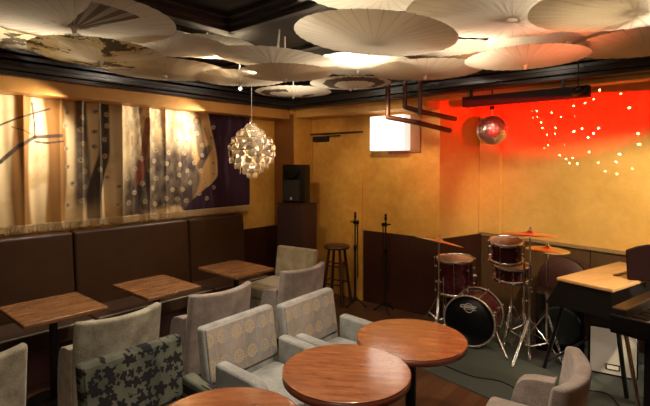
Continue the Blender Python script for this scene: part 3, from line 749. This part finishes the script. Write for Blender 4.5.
# ------------------------------------------------------------------ light bar and mirror ball
lbm = thing('light_bar', 'long black light bar hanging under the stage beam', 'light bar', (0, 0, 0))
MB().box(-1.88, -.80, 4.20, 4.28, 2.29, 2.385).build('housing', plain('matte_black', (.006, .006, .006), .8, 0, .1), lbm, bevel=.006)
for x in (-1.8, -1.0):
    MB().box(x - .012, x + .012, 4.225, 4.245, 2.386, 2.45).build('bracket', M['blackmetal'], lbm)
ln = MB().lathe([(.001, 0), (.018, 0), (.018, .008), (.001, .01)], RX(180), 12).build('lens', plain('lens_glass', (.2, .15, .12), .1), lbm); ln.location = (-1.83, 4.24, 2.289)
for k in range(1, 13): o = ln.copy(); C.objects.link(o); o.parent = lbm; o.location = (-1.83 + k * .078, 4.24, 2.289)
bl = thing('mirror_ball', 'small mirror ball lit red hanging below the light bar', 'mirror ball', (-1.64, 4.34, 2.06))
mm = Mat('mirror_tiles', .3, 1); cm = mm.n('ObjectInfo'); mm.col((.82, .80, .80))
bb = MB(); rB = .14; K = 16
for j in range(K):
    p0, p1 = PI * j / K + .012, PI * (j + 1) / K - .012; nn = max(4, int(32 * math.sin((p0 + p1) / 2)))
    for i in range(nn):
        g = .010; a0, a1 = 2 * PI * i / nn + g, 2 * PI * (i + 1) / nn - g
        q = [Vector((math.sin(p) * math.cos(a), math.sin(p) * math.sin(a), math.cos(p))) for p, a in ((p0, a0), (p1, a0), (p1, a1), (p0, a1))]
        jt = random.uniform(-.02, .02); bb.add([v * (rB + (jt * .02)) for v in q] + [v * (rB - .004) for v in q], [(0, 1, 2, 3), (0, 4, 5, 1), (1, 5, 6, 2), (2, 6, 7, 3), (3, 7, 4, 0)])
bb.build('mirror_tiles', mm.m, bl)
MB().ball((0, 0, 0), rB - .003, 24, 16).build('core', plain('ball_core', (.25, .2, .2), .4), bl)
MB().tube((0, 0, rB - .002), (0, 0, .20), .003, n=6).build('cord', M['steel'], bl)
MB().tube((0, 0, .20), (0, 0, .23), .022, n=16).tube((0, 0, .23), (0, 0, .388), .006, n=8).build('motor', M['black'], bl)

# reflections thrown by the mirror ball: a lamp with a mask of specks
sl = light('SPOT', 'mirror_ball_sparkle', (-1.46, 4.45, 2.10), (-1.0, 5.10, 2.26), 1200, (1, .5, .45), .002, 84, .3)
l = sl.data; l.use_nodes = True; nt = l.node_tree; em = [n for n in nt.nodes if n.type == 'EMISSION'][0]
tc = nt.nodes.new('ShaderNodeTexCoord'); vo = nt.nodes.new('ShaderNodeTexVoronoi'); vo.inputs['Scale'].default_value = 13; vo.inputs['Randomness'].default_value = .75
nt.links.new(tc.outputs['Normal'], vo.inputs['Vector']); mt = nt.nodes.new('ShaderNodeMath'); mt.operation = 'LESS_THAN'; mt.inputs[1].default_value = .13
nt.links.new(vo.outputs['Distance'], mt.inputs[0]); nt.links.new(mt.outputs[0], em.inputs['Strength'])

# ------------------------------------------------------------------ stage carpet and cables
struct('floor_stage_carpet', MB().prism([(-2.35, 3.52), (-1.39, 3.34), (.6, 2.95), (1.85, 2.8), (1.85, 4.6), (-2.12, 5.30)], .0, .008), M['rug'])
def cable(pts, label, r=.005):
    P = [Vector((*p, .008 + r)) for p in pts]; out = []
    for i in range(len(P) - 1):
        a, b, c, e = P[max(0, i - 1)], P[i], P[i + 1], P[min(len(P) - 1, i + 2)]
        for k in range(6):
            t_ = k / 6; out.append(.5 * ((2 * b) + (c - a) * t_ + (2 * a - 5 * b + 4 * c - e) * t_ * t_ + (3 * b - a - 3 * c + e) * t_ ** 3))
    out.append(P[-1]); o = MB().path(out, r, 6).build('cable', M['black']); tag(o, label, 'cable'); return o
cable([(-1.9, 3.62), (-1.5, 3.56), (-1.25, 3.62), (-.95, 3.45)], 'black cable along the carpet in front of the bass drum')
cable([(-.95, 4.1), (-.8, 3.9), (-.6, 3.95), (-.45, 3.75), (-.2, 3.8)], 'black cable on the carpet in front of the white amplifier')

# ------------------------------------------------------------------ drum kit
def drum_shell_mat():
    m = Mat('wine_red_lacquer', .18, .2, .6); x, y, z = m.xyz(m.coord()); v = m.noise(m.coord(), 60, 3)
    m.col(m.mix(v, (.045, .005, .008), (.095, .012, .016))); m.b.inputs['Coat Weight'].default_value = .5; return m.m
M['wine'] = drum_shell_mat()
def ringprof(r, w_, z0, z1): return [(r, z0), (r + w_, z0), (r + w_, z1), (r, z1)]
def drum(name, label, loc, r, ln_, rot, nl, big=False, group=None, headm=None, bot=None):
    """axis along local z, centre at origin; rot = rotation matrix applied to the whole thing"""
    t = thing(name, label, 'drum', loc, 0, group); t.rotation_euler = rot
    h = ln_ / 2
    MB().lathe([(r, -h), (r, h)], n=48).build('shell', M['wine'], t)
    hm = M['wine'] if False else M['steel']
    for s_ in (-1, 1):
        z0, z1 = (h - .012, h + .02) if s_ > 0 else (-h - .02, -h + .012)
        MB().lathe(ringprof(r + .004, .010 if not big else .014, z0, z1), n=48, close=True).build('hoop', M['hoop'] if big else M['steel'], t)
        MB().lathe([(.001, s_ * (h + .002)), (r + .003, s_ * (h + .002)), (r + .003, s_ * (h + .006)), (.001, s_ * (h + .006))], n=48).build('drum_head', (headm if s_ > 0 else bot) or M['headw'], t)
    for k in range(nl):
        a = 2 * PI * (k + .5) / nl; c_, s2 = math.cos(a), math.sin(a)
        b = MB().tube(((r + .022) * c_, (r + .022) * s2, -h - .01), ((r + .022) * c_, (r + .022) * s2, h + .01), .0035, n=6)
        for s_ in (-1, 1): b.tube(((r + .001) * c_, (r + .001) * s2, s_ * h * .5), ((r + .022) * c_, (r + .022) * s2, s_ * h * .5), .012, .009, 8); b.ball(((r + .022) * c_, (r + .022) * s2, s_ * (h + .012)), .010, 8, 6)
        b.build('tension_lug', M['steel'], t)
    return t
M['hoop'] = plain('silver_hoop', (.55, .50, .44), .25, .8, .1)
M['headw'] = plain('coated_drum_head', (.55, .42, .32), .5, 0, .15)
def euler_axis(dv): return Vector(dv).to_track_quat('Z', 'Y').to_euler()
bd_ax = Vector((.14, -1, 0)).normalized()
bass = drum('bass_drum', 'wine red bass drum with black front head facing the tables', (-1.775, 4.28, .262), .225, .34, euler_axis(bd_ax), 8, True, None, M['blackglow'], M['blackglow'])
# crest on the head: ring with a script band, local coords of the head plane
cr = MB(); zt = .188
cr.lathe([(.040, zt), (.043, zt), (.043, zt + .002), (.040, zt + .002)], T(0, .125, 0), 36, close=True)
bass_o = cr
def stroke(pts, r=.004):
    for i in range(len(pts) - 1): cr.tube((*pts[i], zt + .001), (*pts[i + 1], zt + .001), r, r, 6)
def to(p): return (p[0], p[1] + .13)
stroke([to((-.075 + .0, .012)), to((-.06, .020)), to((-.035, .018)), to((.075, .014))], .0022)
stroke([to((-.075, .012)), to((-.078, .0)), to((-.066, -.008)), to((-.056, .0)), to((-.066, .003))], .0022)
x = -.050
for k in range(7):
    stroke([to((x, -.006)), to((x + .006, .008)), to((x + .010, -.006)), to((x + .016, .002))], .0018); x += .016
stroke([to((-.05, -.018)), to((.07, -.018))], .0015)
cr.build('crest', M['white'], bass)
# orient the crest upright: local y of the head must point up
e = Vector(bd_ax).to_track_quat('Z', 'Y')
for s_, sp_ in ((1, 1), (-1, 1)):
    inv = e.to_matrix().inverted()
    side = Vector((bd_ax.y, -bd_ax.x, 0)) * s_
    p0 = side * .215 + bd_ax * .10 + Vector((0, 0, -.06)); p1 = side * .36 + bd_ax * .26 + Vector((0, 0, -.24))
    MB().tube(inv @ p0, inv @ p1, .009, n=10).ball(inv @ p1, .013, 10, 6).tube(inv @ (p0 * .5 + p1 * .5), inv @ (p0 * .4 + p1 * .6), .014, n=10).build('spur', M['steel'], bass)

tomrot = Matrix.Rotation(R(-18), 4, 'X').to_euler()
tom = drum('rack_tom', 'wine red rack tom with chrome rims above the bass drum', (-1.49, 4.33, .93), .135, .17, (R(10), R(3), 0), 6, bot=M['headw'])
ft = drum('floor_tom', 'wine red floor tom with chrome hoop left of the bass drum', (-2.10, 4.55, .56), .185, .34, (R(3), 0, 0), 8)
for k in range(3):
    a = k * 2 * PI / 3 + .4; c_, s_ = math.cos(a), math.sin(a)
    MB().tube((.215 * c_, .215 * s_, .02), (.225 * c_, .225 * s_, -.535), .007, n=8).ball((.225 * c_, .225 * s_, -.54), .012, 8, 6).tube((.187 * c_, .187 * s_, .0), (.218 * c_, .218 * s_, 0), .016, n=8).build('leg', M['steel'], ft)
sn = drum('snare_drum', 'small drum on a stand behind the bass drum', (-1.50, 4.52, .69), .15, .12, (R(5), 0, 0), 8)

def tripod(name, label, x, y, h, spread=.26, rot=0, boom=None, group='drum hardware stands'):
    t = thing(name, label, 'stand', (x, y, .008), rot, group)
    MB().tube((0, 0, .10), (0, 0, h * .55), .012, n=12).tube((0, 0, h * .55), (0, 0, h), .008, n=10).build('pole', M['steel'], t)
    MB().tube((0, 0, h * .53), (0, 0, h * .58), .018, n=12).tube((0, 0, h * .55), (.035, 0, h * .55), .006, n=8).build('clamp', M['steel'], t)
    MB().tube((0, 0, .33), (0, 0, .37), .019, n=12).build('collar', M['steel'], t)
    for k in range(3):
        a = k * 2 * PI / 3 + .5; c_, s_ = math.cos(a), math.sin(a)
        l1 = MB()
        for o_ in (-.007, .007):
            ox, oy = -s_ * o_, c_ * o_
            l1.tube((.018 * c_ + ox, .018 * s_ + oy, .35), (spread * c_ + ox, spread * s_ + oy, .012), .0045, n=6); l1.tube((.014 * c_ + ox, .014 * s_ + oy, .12), (spread * .55 * c_ + ox, spread * .55 * s_ + oy, .17), .004, n=6)
        l1.ball((spread * c_, spread * s_, .014), .014, 8, 6); l1.build('leg', M['steel'], t)
    return t
def cymbal(label, loc, r, rot, cat='cymbal'):
    t = thing('cymbal', label, cat, loc, 0, 'cymbals of the drum kit'); t.rotation_euler = rot
    MB().lathe([(.006, .028), (.02, .027), (.034, .018), (.042, .008), (r * .6, .001), (r, -.012), (r, -.0135), (r * .6, -.001), (.042, .006), (.034, .016), (.02, .025), (.006, .026)], n=56, close=True).build('plate', M['brass'], t)
    MB().lathe([(.001, .024), (.016, .024), (.016, .034), (.007, .038), (.007, .06), (.001, .062)], n=12).build('wing_nut', M['steel'], t)
def nrm(away, right): return euler_axis(Vector((0, 0, 1)) + Vector((-.45, .9, 0)) * away + Vector((.757, .653, 0)) * right)
tripod('cymbal_stand', 'chrome cymbal stand at the left of the drum kit', -2.16, 4.30, .935, .22, 20)
cymbal('tilted cymbal at the left of the kit in front of the wainscot', (-2.16, 4.30, .95), .25, nrm(.11, .20))
tripod('cymbal_stand', 'chrome cymbal stand in front under the highest cymbal', -1.24, 4.20, 1.11, .27, -10)
cymbal('highest cymbal of the kit against the yellow wall', (-1.24, 4.20, 1.13), .245, nrm(.06, .02))
tripod('hihat_stand', 'chrome stand under the lower right cymbal', -1.16, 4.45, .955, .24, 50)
cymbal('lower right cymbal behind the highest one', (-1.16, 4.45, .97), .185, nrm(-.02, .03))
tripod('snare_stand', 'low chrome stand holding the small drum', -1.50, 4.52, .61, .20, 0)
tripod('tom_stand', 'chrome stand carrying the rack tom beside the bass drum', -1.33, 4.34, .86, .20, 35)
pd = thing('bass_drum_pedal', 'chrome pedal behind the bass drum', 'pedal', (-1.83, 4.56, .008), -20)
MB().box(-.04, .04, -.02, .22, 0, .012).build('base_plate', M['blackmetal'], pd, bevel=.003); MB().box(-.03, .03, 0, .2, .03, .04, RX(10)).build('footboard', M['steel'], pd, bevel=.003)
MB().tube((-.04, -.01, 0), (-.04, -.01, .2), .006, n=8).tube((.04, -.01, 0), (.04, -.01, .2), .006, n=8).tube((-.04, -.01, .2), (.04, -.01, .2), .006, n=8).build('posts', M['steel'], pd)

# round drum case against the wall
dc_ = thing('drum_case', 'round black case leaning by the stage wall behind the keyboards', 'case', (-1.12, 4.97, .56), 0)
dc_.rotation_euler = euler_axis((-.25, -1, .12))
MB().lathe([(.001, -.1), (.24, -.1), (.25, -.09), (.25, .09), (.24, .1), (.001, .1)], n=44).build('shell', M['cab'], dc_)
MB().lathe([(.251, .05), (.256, .05), (.256, .075), (.251, .075)], n=44, close=True).build('rim', M['black'], dc_)

# ------------------------------------------------------------------ amplifiers
wf = thing('bass_cabinet', 'black speaker cabinet with round woofer below the electric piano', 'speaker', (-1.10, 4.62, .008), 12)
MB().box(-.19, .21, -.12, .16, 0, .54).build('cabinet', M['black'], wf, bevel=.01)
MB().lathe([(.001, .004), (.05, .016), (.14, .002), (.155, .012), (.175, .012), (.175, 0), (.001, 0)], T(.01, -.121, .26) @ RX(90), 44).build('woofer', plain('grey_speaker_cone', (.02, .026, .025), .35, .2, .3, 30), wf)
gt = Mat('speckled_silver_grille', .6, .1); chk = gt.n('TexChecker'); chk.inputs['Scale'].default_value = 95; gt.t.links.new(gt.coord(), chk.inputs['Vector'])
chk.inputs['Color1'].default_value = (.82, .76, .66, 1); chk.inputs['Color2'].default_value = (.55, .51, .44, 1); gt.col(chk.outputs[0])
am = thing('guitar_amplifier', 'amplifier with pale silver grille cloth under the keyboards', 'amplifier', (-.64, 4.42, .008), 10)
MB().box(-.175, .175, -.10, .12, 0, .40).build('cabinet', M['black'], am, bevel=.01)
MB().box(-.16, .16, -.108, -.101, .015, .385).build('grille', gt.m, am, bevel=.002)
bgm = MB(); bgm.box(-.05, .05, -.113, -.109, .05, .10); bgm.build('badge', M['black'], am, bevel=.002)
MB().box(-.04, .04, -.116, -.1135, .06, .09).build('badge_plate', M['white'], am)

# ------------------------------------------------------------------ electric piano
ep = thing('electric_piano', 'black electric piano with wooden lid on slanted legs', 'piano', (-.62, 4.45, 0), -15.5)
# local: y along the keyboard, x towards the player
MB().add([Vector(v) for v in ((-.30, -.56, .60), (.22, -.56, .60), (.22, .52, .60), (-.30, .52, .60), (-.20, -.54, .80), (.20, -.54, .80), (.20, .50, .80), (-.20, .50, .80))],
         [(0, 3, 2, 1), (4, 5, 6, 7), (0, 1, 5, 4), (1, 2, 6, 5), (2, 3, 7, 6), (3, 0, 4, 7)]).build('case', M['black'], ep, bevel=.008)
lidm = wood('golden_wood_lid', (.42, .22, .08), (.60, .36, .16), .3, (20, 3, 20))
lid = MB().box(-.21, .21, -.55, .51, .802, .83).build('lid', lidm, ep, bevel=.006)
MB().box(.02, .05, -.12, .50, .831, .838).build('ruler_strip', M['legwood'], ep)
for yy in (-.42, .36):
    MB().tube((-.22, yy, .60), (-.36, yy - .03, .012), .016, n=12).build('leg', M['blackmetal'], ep); MB().tube((.18, yy, .60), (.26, yy, .012), .016, n=12).build('leg', M['blackmetal'], ep)
MB().tube((-.34, -.45, .07), (.18, .34, .60), .010, n=8).build('brace', M['blackmetal'], ep)
for yy in (-.35, -.05): MB().box(-.012, .012, -.03, .03, -.012, .012, T(-.272, yy, .68) @ RY(-25)).build('latch', M['steel'], ep, bevel=.003)
MB().box(.222, .30, -.18, .46, .60, .66).build('key_bed', M['black'], ep, bevel=.004)

# maroon panel on the lid
mp = MB(); prof = [(-.22, 0), (.22, 0), (.23, .33), (.18, .345), (.08, .335), (-.05, .31), (-.16, .28), (-.235, .245)]
m_ = Matrix(((1, 0, 0, 0), (0, 0, 1, 0), (0, 1, 0, 0), (0, 0, 0, 1)))
mp.prism(prof, -.015, .015, T(-.32, 4.34, .832) @ Matrix.Diagonal((1, 1, .95, 1)) @ RZ(22) @ m_)
o = mp.build('maroon_panel', plain('dark_maroon_board', (.013, .003, .003), .6, 0, .15, 6, .15), None, bevel=.008); tag(o, 'dark maroon curved-top panel standing at the right photo edge on the electric piano', 'panel')

# ------------------------------------------------------------------ front keyboard
kb = thing('stage_keyboard', 'dark wooden stage keyboard with white keys at the right photo edge', 'keyboard', (-.235, 3.73, 0), -13)
MB().box(-.17, .16, -.44, .44, .68, .75).build('case', M['black'], kb, bevel=.006)
MB().box(-.17, -.09, -.427, .427, .751, .84).build('control_panel', wood('walnut_panel', (.010, .005, .003), (.025, .010, .006), .35, (20, 3, 20)), kb, bevel=.008)
for s_ in (-1, 1): MB().box(-.17, .16, s_ * .44 - .012, s_ * .44 + .012, .70, .80).build('end_cheek', M['black'], kb, bevel=.006)
NW = 36; wkm = plain('ivory_keys', (.78, .74, .64), .3, 0, .05); w0 = None; b0 = None; kw = .84 / NW
for k in range(NW):
    y = -.42 + kw * (k + .5)
    if w0 is None: w0 = MB().box(-.085, .055, -kw / 2 + .0008, kw / 2 - .0008, .752, .772).build('white_key', wkm, kb); w0.location = (0, y, 0)
    else: o = w0.copy(); C.objects.link(o); o.parent = kb; o.location = (0, y, 0)
    if k % 7 in (0, 1, 3, 4, 5) and k < NW - 1:
        if b0 is None: b0 = MB().box(-.085, .005, -.006, .006, .773, .784).build('black_key', M['black'], kb, bevel=.002); b0.location = (0, y + kw / 2, 0)
        else: o = b0.copy(); C.objects.link(o); o.parent = kb; o.location = (0, y + kw / 2, 0)
ks = thing('keyboard_stand', 'black and chrome stand carrying the stage keyboard', 'stand', (-.235, 3.73, .008), -13)
for yy in (-.30, .30):
    MB().box(-.15, .13, yy - .02, yy + .02, .635, .668).build('arm', M['blackmetal'], ks, bevel=.004)
    MB().tube((-.13, yy, .635), (-.02, yy, .02), .013, n=12).build('leg', M['steel'], ks)
    MB().box(-.02, .02, yy - .025, yy + .025, .03, .634).build('column', M['blackmetal'], ks, bevel=.004)
    MB().box(-.22, .20, yy - .02, yy + .02, 0, .03).build('foot', M['blackmetal'], ks, bevel=.006)
MB().box(-.015, .015, -.275, .275, .30, .34).build('crossbar', M['blackmetal'], ks, bevel=.004)
